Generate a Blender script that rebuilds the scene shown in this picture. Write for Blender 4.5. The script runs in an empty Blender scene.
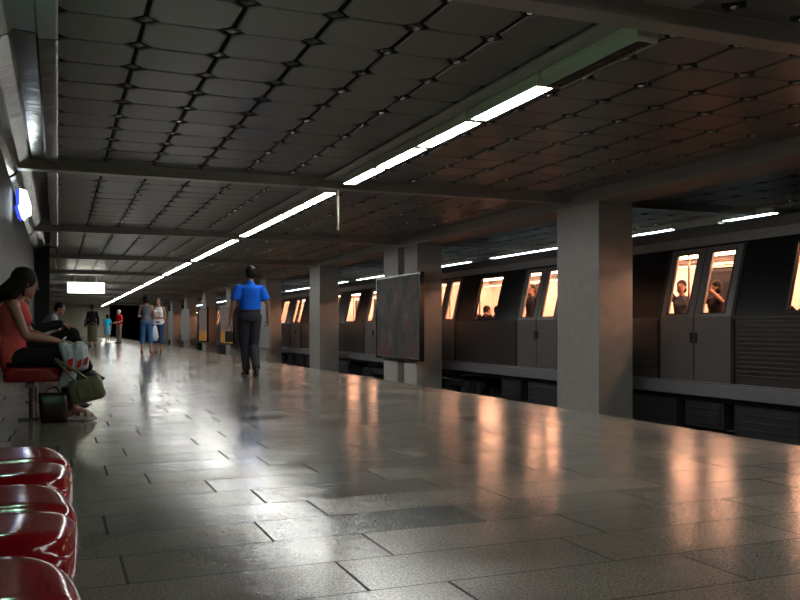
import bpy, bmesh, math, random
from mathutils import Vector, Matrix
random.seed(7)
V = Vector
sc = bpy.context.scene
col = sc.collection
PI = math.pi

# ---------------------------------------------------------------- camera
cd = bpy.data.cameras.new('camera'); cam = bpy.data.objects.new('camera', cd); col.objects.link(cam)
cam.location = (0, 0, .77)
cam.rotation_euler = (PI/2, 0, -math.atan(342/850))
cd.sensor_width = 36; cd.lens = 36*850/800
cd.shift_y = 28/800
cd.clip_end = 300; cd.clip_start = .02
sc.camera = cam
# ---------------------------------------------------------------- world, exposure
w = bpy.data.worlds.new('world'); sc.world = w; w.use_nodes = True
w.node_tree.nodes['Background'].inputs[0].default_value = (.55, .65, .8, 1)
w.node_tree.nodes['Background'].inputs[1].default_value = .006
sc.view_settings.view_transform = 'Standard'; sc.view_settings.look = 'None'
sc.view_settings.gamma = 1; sc.view_settings.exposure = 2.05
try: sc.view_settings.use_curve_mapping = False
except Exception: pass
LAMP_E = 9.0       # platform tubes
FAR_E = 6.0        # tubes over the second platform
TRAIN_E = 15.0      # tubes inside the train

# ---------------------------------------------------------------- materials
def mat(name, color, rough=.5, metal=0., bump=0., bscale=40., var=0., vscale=6., emit=None, estr=0., coat=0., spec=.5, stretch=None):
    m = bpy.data.materials.new(name); m.use_nodes = True
    nt = m.node_tree; b = nt.nodes['Principled BSDF']; L = nt.links
    b.inputs['Base Color'].default_value = (*color, 1); b.inputs['Roughness'].default_value = rough
    b.inputs['Metallic'].default_value = metal; b.inputs['Specular IOR Level'].default_value = spec
    b.inputs['Coat Weight'].default_value = coat; b.inputs['Coat Roughness'].default_value = .08
    tc = nt.nodes.new('ShaderNodeTexCoord'); src = tc.outputs['Object']
    if stretch:
        mp = nt.nodes.new('ShaderNodeMapping'); mp.inputs['Scale'].default_value = stretch
        L.new(src, mp.inputs[0]); src = mp.outputs[0]
    n = nt.nodes.new('ShaderNodeTexNoise'); n.inputs['Scale'].default_value = vscale; n.inputs['Detail'].default_value = 5
    L.new(src, n.inputs['Vector'])
    v = max(var, .03)
    mx = nt.nodes.new('ShaderNodeMix'); mx.data_type = 'RGBA'
    mx.inputs[6].default_value = (*[c*(1-v) for c in color], 1); mx.inputs[7].default_value = (*[min(1, c*(1+v)) for c in color], 1)
    L.new(n.outputs[0], mx.inputs[0]); L.new(mx.outputs[2], b.inputs['Base Color'])
    if bump:
        n2 = nt.nodes.new('ShaderNodeTexNoise'); n2.inputs['Scale'].default_value = bscale; n2.inputs['Detail'].default_value = 3
        L.new(src, n2.inputs['Vector'])
        bp = nt.nodes.new('ShaderNodeBump'); bp.inputs['Strength'].default_value = bump; bp.inputs['Distance'].default_value = .01
        L.new(n2.outputs[0], bp.inputs['Height']); L.new(bp.outputs[0], b.inputs['Normal'])
    if emit:
        b.inputs['Emission Color'].default_value = (*emit, 1); b.inputs['Emission Strength'].default_value = estr
    return m

def glass_mat(name, tint, refl=.08, rough=.02):
    m = bpy.data.materials.new(name); m.use_nodes = True
    nt = m.node_tree; L = nt.links; nt.nodes.remove(nt.nodes['Principled BSDF'])
    t = nt.nodes.new('ShaderNodeBsdfTransparent'); t.inputs[0].default_value = (*tint, 1)
    g = nt.nodes.new('ShaderNodeBsdfGlossy'); g.inputs['Roughness'].default_value = rough
    f = nt.nodes.new('ShaderNodeFresnel'); f.inputs[0].default_value = 1.45
    mx = nt.nodes.new('ShaderNodeMixShader')
    ge = nt.nodes.new('ShaderNodeNewGeometry'); fr_ = math_node(nt, 'MULTIPLY', f.outputs[0], math_node(nt, 'SUBTRACT', 1.0, ge.outputs['Backfacing']))
    L.new(fr_, mx.inputs[0]); L.new(t.outputs[0], mx.inputs[1]); L.new(g.outputs[0], mx.inputs[2])
    L.new(mx.outputs[0], nt.nodes['Material Output'].inputs[0]); return m

def math_node(nt, op, a, b=None):
    n = nt.nodes.new('ShaderNodeMath'); n.operation = op
    for i, v in enumerate((a, b)):
        if v is None: continue
        if isinstance(v, (int, float)): n.inputs[i].default_value = v
        else: nt.links.new(v, n.inputs[i])
    return n.outputs[0]

def floor_mat():
    m = bpy.data.materials.new('granite_slabs'); m.use_nodes = True
    nt = m.node_tree; L = nt.links; b = nt.nodes['Principled BSDF']; M = lambda *a: math_node(nt, *a)
    tc = nt.nodes.new('ShaderNodeTexCoord'); sp = nt.nodes.new('ShaderNodeSeparateXYZ'); L.new(tc.outputs['Object'], sp.inputs[0])
    X, Y = sp.outputs[0], sp.outputs[1]
    rowf = M('DIVIDE', M('ADD', Y, 3.02), .335); row = M('FLOOR', rowf); fr = M('SUBTRACT', rowf, row)
    wn = nt.nodes.new('ShaderNodeTexWhiteNoise'); wn.noise_dimensions = '1D'; L.new(row, wn.inputs['W'])
    cf = M('ADD', M('DIVIDE', X, .86), M('MULTIPLY', wn.outputs[0], 7.0)); cell = M('FLOOR', cf); fc = M('SUBTRACT', cf, cell)
    cb = nt.nodes.new('ShaderNodeCombineXYZ'); L.new(row, cb.inputs[0]); L.new(cell, cb.inputs[1])
    wn2 = nt.nodes.new('ShaderNodeTexWhiteNoise'); wn2.noise_dimensions = '2D'; L.new(cb.outputs[0], wn2.inputs['Vector'])
    rp = nt.nodes.new('ShaderNodeValToRGB'); L.new(wn2.outputs[0], rp.inputs[0])
    e = rp.color_ramp.elements
    e[0].position = 0; e[0].color = (.125, .128, .125, 1); e[1].position = 1; e[1].color = (.195, .170, .138, 1)
    x = e.new(.07); x.color = (.135, .135, .13, 1)
    x = e.new(.12); x.color = (.158, .145, .123, 1); x = e.new(.6); x.color = (.175, .158, .132, 1)
    sn = nt.nodes.new('ShaderNodeTexNoise'); sn.inputs['Scale'].default_value = 110; sn.inputs['Detail'].default_value = 4; L.new(tc.outputs['Object'], sn.inputs[0])
    st = nt.nodes.new('ShaderNodeTexNoise'); st.inputs['Scale'].default_value = 1.3; st.inputs['Detail'].default_value = 6; L.new(tc.outputs['Object'], st.inputs[0])
    k = M('MULTIPLY', M('ADD', -.25, M('MULTIPLY', sn.outputs[0], 2.5)), M('ADD', .5, st.outputs[0]))
    j1 = M('MAXIMUM', M('LESS_THAN', fr, .022), M('LESS_THAN', fc, .012))
    keep = M('SUBTRACT', 1.0, M('MULTIPLY', j1, .88))
    vm = nt.nodes.new('ShaderNodeVectorMath'); vm.operation = 'SCALE'; L.new(rp.outputs[0], vm.inputs[0]); L.new(M('MULTIPLY', k, keep), vm.inputs['Scale'])
    L.new(vm.outputs[0], b.inputs['Base Color'])
    L.new(M('ADD', M('ADD', M('MULTIPLY', wn2.outputs[0], .04), M('ADD', .02, M('MULTIPLY', st.outputs[0], .25))), M('MULTIPLY', j1, .4)), b.inputs['Roughness'])
    L.new(M('SUBTRACT', .6, M('MULTIPLY', j1, .55)), b.inputs['Specular IOR Level'])
    big = nt.nodes.new('ShaderNodeTexNoise'); big.inputs['Scale'].default_value = 9; big.inputs['Detail'].default_value = 2; L.new(tc.outputs['Object'], big.inputs[0])
    h = M('ADD', M('MULTIPLY', big.outputs[0], 1.0), M('ADD', M('MULTIPLY', sn.outputs[0], .30), M('MULTIPLY', j1, -.6)))
    bp = nt.nodes.new('ShaderNodeBump'); bp.inputs['Strength'].default_value = .12; bp.inputs['Distance'].default_value = .012
    L.new(h, bp.inputs['Height']); L.new(bp.outputs[0], b.inputs['Normal'])
    return m

def poster_mat(name, dark, cols, scale=1.6, seed=0., bottom=None):
    m = bpy.data.materials.new(name); m.use_nodes = True
    nt = m.node_tree; L = nt.links; b = nt.nodes['Principled BSDF']; b.inputs['Roughness'].default_value = .55
    tc = nt.nodes.new('ShaderNodeTexCoord'); mp = nt.nodes.new('ShaderNodeMapping'); L.new(tc.outputs['Object'], mp.inputs[0])
    mp.inputs['Location'].default_value = (seed, seed*1.7, seed*.6); mp.inputs['Scale'].default_value = (1, 1.4, .8)
    n = nt.nodes.new('ShaderNodeTexNoise'); n.inputs['Scale'].default_value = scale; n.inputs['Detail'].default_value = 7; n.inputs['Distortion'].default_value = .15
    L.new(mp.outputs[0], n.inputs[0])
    rp = nt.nodes.new('ShaderNodeValToRGB'); L.new(n.outputs[0], rp.inputs[0]); e = rp.color_ramp.elements
    e[0].position = .3; e[0].color = (*dark, 1); e[1].position = .72; e[1].color = (*cols[-1], 1)
    for i, c in enumerate(cols[:-1]):
        x = e.new(.42+.09*i); x.color = (*c, 1)
    out = rp.outputs[0]
    if bottom:
        sp = nt.nodes.new('ShaderNodeSeparateXYZ'); L.new(tc.outputs['Object'], sp.inputs[0])
        mr = nt.nodes.new('ShaderNodeMapRange'); L.new(sp.outputs[2], mr.inputs[0])
        mr.inputs[1].default_value = bottom[1]; mr.inputs[2].default_value = bottom[1]-.25; mr.inputs[3].default_value = 0; mr.inputs[4].default_value = 1
        mx = nt.nodes.new('ShaderNodeMix'); mx.data_type = 'RGBA'; L.new(mr.outputs[0], mx.inputs[0]); L.new(out, mx.inputs[6]); mx.inputs[7].default_value = (*bottom[0], 1)
        out = mx.outputs[2]
    L.new(out, b.inputs['Base Color']); return m

M_floor = floor_mat()
M_panel = mat('ceiling_metal_panel', (.20, .20, .185), .38, .35, var=.08, vscale=1.5, bump=.05, bscale=3)
M_cap = mat('ceiling_node_cap', (.09, .09, .085), .22, .7)
M_glint = mat('ceiling_glint_stud', (.5, .5, .5), .12, 1.0)
M_void = mat('ceiling_void', (.012, .012, .012), .8)
M_beam = mat('painted_beam', (.38, .365, .325), .35, .3, var=.1)
M_lbeam = mat('painted_long_beam', (.30, .27, .25), .5, .0, var=.1)
M_column = mat('column_stone', (.34, .33, .30), .38, 0, var=.18, vscale=5, bump=.05, bscale=60)
M_colpale = mat('pale_stone_base', (.50, .49, .46), .4, 0, var=.1, vscale=5)
M_wall = mat('wall_stone', (.055, .052, .044), .5, 0, spec=.12, var=.35, vscale=3, bump=.05, bscale=5)
M_joint = mat('dark_joint', (.02, .02, .02), .7)
M_cove = mat('polished_cove_metal', (.20, .20, .18), .2, .7, bump=.8, bscale=3.2, var=.2, vscale=2)
M_endwall = mat('end_wall', (.36, .33, .25), .6, 0, var=.15, vscale=.6)
M_dark = mat('tunnel_black', (.02, .02, .02), .9)
M_ballast = mat('ballast', (.07, .065, .06), .9, 0, bump=1, bscale=30, var=.4, vscale=25)
M_rail = mat('rail_steel', (.25, .23, .21), .3, .9)
M_sleeper = mat('concrete_sleeper', (.18, .17, .16), .8, var=.2)
M_black = mat('black_rubber', (.012, .012, .013), .5)
M_gunblack = mat('black_gloss', (.015, .015, .017), .18)
M_seat = mat('red_fibreglass', (.27, .006, .010), .13, 0, spec=.42, var=.12, vscale=6, bump=.03, bscale=14)
M_seat2 = mat('red_fibreglass_far', (.26, .012, .014), .35, 0, var=.1)
M_steel = mat('steel_tube', (.35, .36, .36), .3, .9)
M_house = mat('lamp_housing', (.62, .61, .48), .45, 0)
M_louvre = mat('lamp_louvre', (.20, .19, .17), .4, .3)
M_tube = mat('lit_tube', (.9, .95, 1), .5, emit=(1.0, 1.0, .97), estr=LAMP_E)
M_tubefar = mat('lit_tube_far', (.9, .95, 1), .5, emit=(.72, .90, 1.0), estr=FAR_E)
M_signlit = mat('lit_sign_face', (1, 1, .95), .5, emit=(1, 1, .85), estr=1.6)
M_clocklit = mat('lit_lightbox_face', (.9, 1, 1), .5, emit=(.88, 1, .98), estr=1.6)
M_bluelit = mat('lit_blue_edge', (.02, .04, .6), .4, emit=(.01, .03, .9), estr=.3)
M_orangelit = mat('lit_orange_panel', (.9, .3, .1), .4, emit=(1, .22, .05), estr=.45, var=.5, vscale=8)
# train
M_trlow = mat('train_ribbed_steel', (.13, .115, .11), .34, .6, var=.12)
M_trdoor = mat('train_door_paint', (.20, .185, .18), .38, .4, var=.08)
M_trblack = mat('train_black_band', (.008, .008, .009), .3, spec=.2)
M_trroof = mat('train_roof_paint', (.21, .20, .195), .5, .2, var=.15)
M_trsill = mat('train_sill_paint', (.25, .25, .27), .45, .2, var=.1)
M_trunder = mat('train_underframe', (.05, .05, .055), .5, .3, var=.4, vscale=4)
M_trin = mat('train_interior_cream', (.78, .63, .55), .5, 0, var=.05)
M_trfloor = mat('train_floor', (.15, .1, .08), .5)
M_trseat = mat('train_seat', (.35, .14, .06), .5)
M_trtube = mat('train_tube', (1, .8, .6), .5, emit=(1, .57, .41), estr=TRAIN_E)
M_glass = glass_mat('train_glass', (.92, .88, .82))
M_handrail = mat('handrail', (.6, .5, .4), .25, .8)
# clothes
def cloth(n, c, r=.85, b=.35): return mat(n, c, r, 0, bump=b, bscale=14, var=.12, vscale=9, spec=.2)
M_skin = mat('skin', (.42, .22, .15), .5, 0, var=.06); M_skin2 = mat('skin_tan', (.36, .18, .12), .5, 0, var=.06)
M_hairbk = mat('hair_black', (.012, .010, .009), .45, 0, bump=.6, bscale=60, stretch=(6, 6, 1), spec=.15)
M_hairbr = mat('hair_brown', (.018, .009, .007), .5, 0, bump=.8, bscale=30, stretch=(6, 6, 1), spec=.15)
M_hairwh = mat('hair_white', (.65, .64, .60), .6, 0)
M_eye = mat('eye_dark', (.02, .015, .01), .2); M_lip = mat('lip', (.30, .09, .08), .5); M_eyew = mat('eye_white', (.6, .58, .55), .3)
M_blue = cloth('cloth_royal_blue', (.008, .13, .72)); M_char = cloth('cloth_charcoal', (.035, .038, .050))
M_salmon = cloth('cloth_salmon', (.62, .085, .075)); M_blackc = cloth('cloth_black', (.010, .009, .010))
M_grey = cloth('cloth_grey', (.13, .15, .17)); M_jean = cloth('denim_blue', (.06, .17, .40)); M_djean = cloth('denim_dark', (.03, .07, .17))
M_white = cloth('cloth_white', (.75, .75, .80)); M_cyan = cloth('cloth_cyan', (.02, .52, .80)); M_lblue = cloth('cloth_pale_blue', (.16, .40, .60))
M_red = cloth('cloth_red', (.60, .012, .02)); M_olive = cloth('cloth_olive', (.13, .12, .075)); M_khaki = cloth('cloth_khaki', (.20, .18, .13))
M_greyw = cloth('cloth_pale_grey', (.42, .43, .45)); M_tan = cloth('cloth_tan', (.32, .22, .14))
M_leather = mat('black_leather', (.015, .013, .012), .35); M_brownl = mat('brown_leather', (.25, .11, .05), .5)
M_sandal = mat('white_sandal', (.7, .68, .65), .4)
M_obag = mat('olive_leather', (.13, .115, .06), .4, 0, bump=.4, bscale=14, var=.15)
M_bag = mat('white_plastic', (.62, .64, .70), .25, 0, bump=.8, bscale=9, var=.1)
M_redprint = mat('red_print', (.70, .02, .03), .3)

# ---------------------------------------------------------------- mesh builder
class MB:
    def __init__(s): s.v = []; s.f = []; s.m = []
    def add(s, vs, fs, mi=0):
        o = len(s.v); s.v += [tuple(p) for p in vs]; s.f += [[i+o for i in f] for f in fs]; s.m += [mi]*len(fs); return s
    def box(s, x0, x1, y0, y1, z0, z1, mi=0):
        return s.add([(x0,y0,z0),(x1,y0,z0),(x1,y1,z0),(x0,y1,z0),(x0,y0,z1),(x1,y0,z1),(x1,y1,z1),(x0,y1,z1)],
            [(0,3,2,1),(4,5,6,7),(0,1,5,4),(1,2,6,5),(2,3,7,6),(3,0,4,7)], mi)
    def loft(s, rings, mi=0, cap=True):
        n = len(rings[0]); vs = [p for r in rings for p in r]; fs = []
        for i in range(len(rings)-1):
            for j in range(n):
                k = (j+1) % n; fs.append((i*n+j, i*n+k, (i+1)*n+k, (i+1)*n+j))
        if cap:
            fs.append(tuple(reversed(range(n)))); fs.append(tuple((len(rings)-1)*n+j for j in range(n)))
        return s.add(vs, fs, mi)
    def ering(s, c, u, v, ru, rv, n=14):
        c = V(c); return [c + u*(ru*math.cos(2*PI*j/n)) + v*(rv*math.sin(2*PI*j/n)) for j in range(n)]
    def tube(s, a, b, r, r2=None, n=12, mi=0):
        a, b = V(a), V(b); d = (b-a).normalized(); u = d.orthogonal().normalized(); v = d.cross(u)
        return s.loft([s.ering(a, u, v, r, r, n), s.ering(b, u, v, r2 or r, r2 or r, n)], mi)
    def path(s, pts, r, n=8, mi=0):
        pts = [V(p) for p in pts]; rings = []
        for i, p in enumerate(pts):
            d = (pts[min(i+1, len(pts)-1)] - pts[max(i-1, 0)]).normalized(); u = d.cross(V((.3, .2, 1))).normalized(); v = d.cross(u)
            rings.append(s.ering(p, u, v, r, r, n))
        return s.loft(rings, mi)
    def capsule(s, a, b, ra, rb, n=12, flat=1., lat=None, mi=0):
        a, b = V(a), V(b); d = (b-a); d = d.normalized() if d.length > 1e-6 else V((0,0,1))
        u = (lat - d*lat.dot(d)).normalized() if lat is not None else d.orthogonal().normalized(); v = d.cross(u); rs = []
        for t in (-85, -55, -25): rs.append(s.ering(a+d*(ra*math.sin(math.radians(t))), u, v, ra*math.cos(math.radians(t)), flat*ra*math.cos(math.radians(t)), n))
        rs.append(s.ering(a, u, v, ra, ra*flat, n)); rs.append(s.ering(b, u, v, rb, rb*flat, n))
        for t in (25, 55, 85): rs.append(s.ering(b+d*(rb*math.sin(math.radians(t))), u, v, rb*math.cos(math.radians(t)), flat*rb*math.cos(math.radians(t)), n))
        return s.loft(rs, mi)
    def ell(s, c, r, ax=None, n=16, mi=0):
        c = V(c); X, Y, Z = ax or (V((1,0,0)), V((0,1,0)), V((0,0,1))); rs = []
        for t in range(-80, 81, 20):
            k = math.cos(math.radians(t)); rs.append(s.ering(c+Z*(r[2]*math.sin(math.radians(t))), X, Y, r[0]*k, r[1]*k, n))
        return s.loft(rs, mi)
    def mesh(s, name, mats, smooth=False):
        me = bpy.data.meshes.new(name); me.from_pydata(s.v, [], s.f); me.update()
        for m in (mats if isinstance(mats, (list, tuple)) else [mats]): me.materials.append(m)
        if any(s.m): me.polygons.foreach_set('material_index', s.m)
        bm = bmesh.new(); bm.from_mesh(me); bmesh.ops.recalc_face_normals(bm, faces=bm.faces); bm.to_mesh(me); bm.free()
        if smooth: me.polygons.foreach_set('use_smooth', [True]*len(me.polygons))
        return me
    def build(s, name, mats, parent=None, smooth=False, bevel=0., loc=None):
        o = bpy.data.objects.new(name, s.mesh(name, mats, smooth)); col.objects.link(o)
        if parent is not None: o.parent = parent
        if loc is not None: o.location = loc
        if bevel:
            b = o.modifiers.new('bevel', 'BEVEL'); b.width = bevel; b.segments = 2; b.limit_method = 'ANGLE'
        return o
    def fuse(s, name, mats, parent=None, voxel=.01, smooth=3, fac=.6):
        o = bpy.data.objects.new(name, s.mesh(name, mats)); col.objects.link(o)
        r = o.modifiers.new('r', 'REMESH'); r.mode = 'VOXEL'; r.voxel_size = voxel
        q = o.modifiers.new('s', 'SMOOTH'); q.iterations = smooth; q.factor = fac
        dg = bpy.context.evaluated_depsgraph_get(); me = bpy.data.meshes.new_from_object(o.evaluated_get(dg))
        o.modifiers.clear(); o.data = me; me.name = name
        me.polygons.foreach_set('use_smooth', [True]*len(me.polygons))
        if parent is not None: o.parent = parent
        return o

def tag(o, label=None, cat=None, group=None, kind=None):
    if label: o['label'] = label
    if cat: o['category'] = cat
    if group: o['group'] = group
    if kind: o['kind'] = kind
    return o
def empty(name, loc=(0,0,0), rz=0.):
    o = bpy.data.objects.new(name, None); o.empty_display_size = .1; col.objects.link(o); o.location = loc; o.rotation_euler = (0, 0, rz); return o
def copy_tree(o, parent=None):
    c = o.copy(); col.objects.link(c); c.parent = parent
    for ch in list(o.children): copy_tree(ch, c)
    return c
def struct(o): o['kind'] = 'structure'; return o

# ================================================================= SETTING
CZ = 2.90            # ceiling height
YE = 84.0            # far end of the station
XW = -.56            # near wall
struct(MB().box(-2.6, 4.50, -3, YE, -1.15, 0).build('floor', M_floor, bevel=.008))
struct(MB().box(-2.6, 16.6, -3, 120, -1.5, -1.15).build('trim_1', M_ballast))          # track bed
struct(MB().box(11.75, 16.4, -3, YE, -1.15, 0).build('trim_2', M_floor))               # second platform
# near wall: stone slabs with upright joints
b = MB(); y = -3.0
while y < 24: b.box(XW-.08, XW, y+.004, y+.896, 0, 2.9); y += .9
b.box(XW-.14, XW-.03, -3, 24, 0, 2.9, 1)
struct(b.build('wall_left', [M_wall, M_joint]))
b = MB(); b.box(-2.6, -2.45, 24, YE, 0, 2.95)
b.box(-2.6, XW-.03, 23.85, 24, 0, 2.95); struct(b.build('wall_left_recess', M_wall))
struct(MB().box(16.4, 16.6, -3, YE, -1.15, 3).build('wall_right', M_wall))
struct(MB().box(-2.6, 4.5, YE, YE+.3, 0, 3.0).build('wall_far', M_endwall))
b = MB(); b.box(7.4, 8.3, YE, YE+.3, -1.15, 3.0); b.box(11.75, 16.6, YE, YE+.3, -1.15, 3.0); b.box(4.5, 16.6, YE+30, YE+30.3, -1.15, 3)
b.box(4.3, 4.5, YE+.3, YE+30, -1.15, 3); b.box(-2.6, 16.6, YE+.3, YE+30, 3.0, 3.2)
struct(b.build('wall_tunnel', M_dark))
struct(MB().box(-2.6, 16.6, -3.3, -3, -1.15, 3.0).build('wall_near', M_wall))
# pier at the end of the cove
struct(MB().box(XW-.03, -.20, 23.5, 23.98, 0, 2.86).build('trim_3', M_dark))

# ceiling: octagonal metal panels with dark gaps and small diamond caps
def ceiling():
    b = MB(); PX, PY = .60, .575
    b.box(-2.6, 16.6, -3.3, YE, CZ+.03, CZ+.10, 2)
    nx0, nx1 = 0, 28; ny0, ny1 = -4, int((YE-.4)/PY)-1
    rnd = random.Random(3)
    for i in range(-5, nx1):
        for j in range(ny0, ny1):
            x0 = -.04+i*PX; x1 = x0+PX; y0 = .38+j*PY; y1 = y0+PY
            if x1 > 16.4: continue
            if i < 0 and y0 < 24: continue
            gx, gy, c = .018, .0045, .088
            if y0 > 30: gx = .012
            X0, X1, Y0, Y1 = x0+gx, x1-gx, y0+gy, y1-gy
            t1, t2 = rnd.uniform(-.003, .003), rnd.uniform(-.003, .003)
            def P(x, y, dz): return (x, y, CZ+dz+t1*(x-(x0+x1)/2)/.3+t2*(y-(y0+y1)/2)/.3)
            o = [(X0+c,Y0),(X1-c,Y0),(X1,Y0+c),(X1,Y1-c),(X1-c,Y1),(X0+c,Y1),(X0,Y1-c),(X0,Y0+c)]
            k = .012; cx, cy = (x0+x1)/2, (y0+y1)/2
            inn = [(px + (k if px < cx else -k), py + (k if py < cy else -k)) for px, py in o]
            if y0 < 42:
                b.loft([[P(*p, .02) for p in o], [P(*p, .004) for p in o], [P(*p, -.002) for p in inn]], 0)
            else:
                b.loft([[P(*p, .02) for p in o], [P(*p, -.001) for p in o]], 0)
            if y0 < 55:                                    # cap on the node
                s_ = .068; e = rnd.uniform(-.0, .004)
                b.loft([[(x0-s_,y0,CZ+.016),(x0,y0-s_,CZ+.016),(x0+s_,y0,CZ+.016),(x0,y0+s_,CZ+.016)],
                        [(x0-s_,y0,CZ+.010),(x0,y0-s_,CZ+.010),(x0+s_,y0,CZ+.010),(x0,y0+s_,CZ+.010)],
                        [(x0-s_*.45,y0,CZ+.002),(x0,y0-s_*.45,CZ+.002),(x0+s_*.45,y0,CZ+.002),(x0,y0+s_*.45,CZ+.002)]], 1)
                if y0 < 34 and x0 > 2.2:                       # shallow steel dome added to throw lamp glints
                    b.loft([[(x0+q*math.cos(PI*k/6), y0+q*math.sin(PI*k/6), CZ+z) for k in range(12)] for q, z in ((.038, .003), (.038, .000), (.034, -.009), (.022, -.017), (.006, -.020))], 3)
    o = b.build('ceiling', [M_panel, M_cap, M_void, M_glint])
    o.data.polygons.foreach_set('use_smooth', [p.material_index == 3 for p in o.data.polygons]); return struct(o)
ceiling()

# cross beams and the long beam over the columns
BY = [-2.8, 4.6, 11.7, 19.0, 26.4, 33.8, 41.2, 48.6, 56.0, 63.4, 70.8, 78.2]
b = MB()
for y in BY: b.box(XW if y < 24 else -2.45, 7.6, y-.09, y+.09, CZ-.135, CZ+.03); b.box(XW if y < 24 else -2.45, 7.6, y-.10, y-.085, CZ-.02, CZ+.02)
for y in BY: b.box(8.22, 16.4, y-.09, y+.09, CZ-.135, CZ+.03)
struct(b.build('trim_4', M_beam, bevel=.006))
struct(MB().box(7.6, 8.22, -3, YE, CZ-.20, CZ+.03).build('trim_5', M_lbeam, bevel=.01))

# polished cove along the near wall
def cove(y0, y1):
    prof = [(0.0, CZ+.02), (0.0, CZ-.05), (-.015, CZ-.055), (-.13, CZ-.06), (-.15, CZ-.02), (-.30, CZ-.01), (-.33, CZ-.05), (-.44, CZ-.10), (-.50, CZ-.20), (XW, CZ-.24), (XW, CZ+.02)]
    b = MB(); n = max(1, int((y1-y0)/1.2)); st = (y1-y0)/n
    for i in range(n):
        a, c = y0+i*st+.002, y0+(i+1)*st-.002
        b.loft([[(x, a, z) for x, z in prof], [(x, c, z) for x, z in prof]], 0)
    return b
bb = MB()
c = cove(6.62, BY[2]-.11); bb.add(c.v, c.f); c = cove(BY[2]+.10, BY[3]-.11); bb.add(c.v, c.f); c = cove(BY[3]+.10, 23.5); bb.add(c.v, c.f)
struct(bb.build('trim_6', M_cove))
bb = MB(); c = cove(-2.7, BY[1]-.11); bb.add(c.v, c.f); c = cove(BY[1]+.10, 6.6); bb.add(c.v, c.f)
struct(bb.build('trim_7', mat('green_lit_cove', (.42, .50, .45), .35, .2)))  # near cove stretch, green lamp light put into its pale colour

# track rails and sleepers of both tracks
def track(xc, which):
    r = empty('railway_track', (xc, 0, -1.15)); tag(r, f'steel rails on dark ballast of the track {which}', 'railway track')
    for sx in (-.717, .717):
        b = MB(); b.box(sx-.07, sx+.07, -3, 112, .0, .02); b.box(sx-.012, sx+.012, -3, 112, .02, .11); b.box(sx-.036, sx+.036, -3, 112, .11, .15); b.build('rail', M_rail, r)
    b = MB(); y = -2.8
    while y < 90: b.box(-1.2, 1.2, y, y+.22, -.02, .01); y += .65
    o = b.build('sleepers', M_sleeper, r); o['kind'] = 'stuff'
track(6.05, 'between the platform edge and the columns'); track(9.95, 'under the standing train')

# ---------------------------------------------------------------- columns
CY = [11.40, 26.20, 33.6, 41.0, 48.4, 55.8, 63.2, 70.6, 78.0]
def column(y0, y1, name='column', pale=False):
    r = empty(name, (7.6, (y0+y1)/2, -1.15)); h = (y1-y0)/2
    b = MB(); b.box(0, .62, -h, h, 0, CZ-.20+1.15); b.build('shaft', M_column, r, bevel=.006)
    b = MB(); b.box(-.012, -.001, -h+.03, h-.03, .3, 1.15)
    if pale: b.build('base_cladding', M_colpale, r, bevel=.003)
    return r
clab = ['broad stone column nearest the camera, warm light on its side', 'stone column beyond the dark framed poster, second from the camera side pair',
        'stone column carrying a plain grey panel behind the man in blue', 'stone column with a yellow-footed poster beside the man in blue',
        'stone column with a narrow yellow-footed poster farther along', 'stone column with a grey panel left of the two yellow posters']
for i, y in enumerate(CY):
    r = column(y-.58, y+.58); tag(r, clab[i] if i < 6 else 'distant stone column near the dark tunnel end', 'column', 'columns between the two tracks')
r = column(17.84, 18.62, pale=True); tag(r, 'nearer of the twin columns behind the large dark poster', 'column', 'columns between the two tracks')
r = column(19.02, 19.98, pale=True); tag(r, 'farther of the twin columns behind the large dark poster', 'column', 'columns between the two tracks')

# ---------------------------------------------------------------- posters on the columns
def poster(y0, y1, z0, z1, m, label, x=7.6, frame=M_gunblack):
    r = empty('poster', (x, (y0+y1)/2, z0)); h = (y1-y0)/2; H = z1-z0; tag(r, label, 'poster', 'advertising panels on the columns')
    b = MB(); t = .05; b.box(-.11, -.005, -h, -h+t, 0, H); b.box(-.11, -.005, h-t, h, 0, H); b.box(-.11, -.005, -h+t, h-t, 0, t); b.box(-.11, -.005, -h+t, h-t, H-t, H)
    b.build('frame', frame, r, bevel=.004)
    MB().box(-.10, -.02, -h+t, h-t, t, H-t).build('poster_sheet', m, r)
P_big = poster_mat('poster_collage', (.03, .03, .035), [(.035, .035, .04), (.075, .075, .07), (.12, .022, .025), (.13, .13, .14)], 1.9, 4.4)
P_y1 = poster_mat('poster_yellow', (.16, .13, .13), [(.30, .26, .25), (.35, .18, .14), (.40, .36, .36)], 1.6, 6.0, ((.75, .30, .02), .75))
P_grey = mat('panel_grey', (.36, .37, .38), .35, 0, var=.06)
P_or = mat('panel_orange', (.45, .19, .10), .4, 0, var=.2, vscale=2)
poster(17.42, 20.25, .02, 2.03, P_big, 'large dark poster with blurred figures, across the twin columns')
poster(32.1, 33.9, .0, 1.9, P_grey, 'plain grey panel partly hidden behind the man in blue', frame=P_grey)
poster(39.3, 42.7, .0, 1.85, P_y1, 'wide poster with yellow foot beside the hand of the man in blue')
poster(46.7, 49.5, .0, 1.92, P_y1, 'poster with yellow foot, second from the man in blue')
poster(53.5, 57.1, .0, 1.95, P_grey, 'grey panel right of the two talking women', frame=P_grey)
poster(61.4, 64.0, .0, 1.95, P_grey, 'narrow grey panel beside the shoulder of the woman in white', frame=P_grey)
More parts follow.
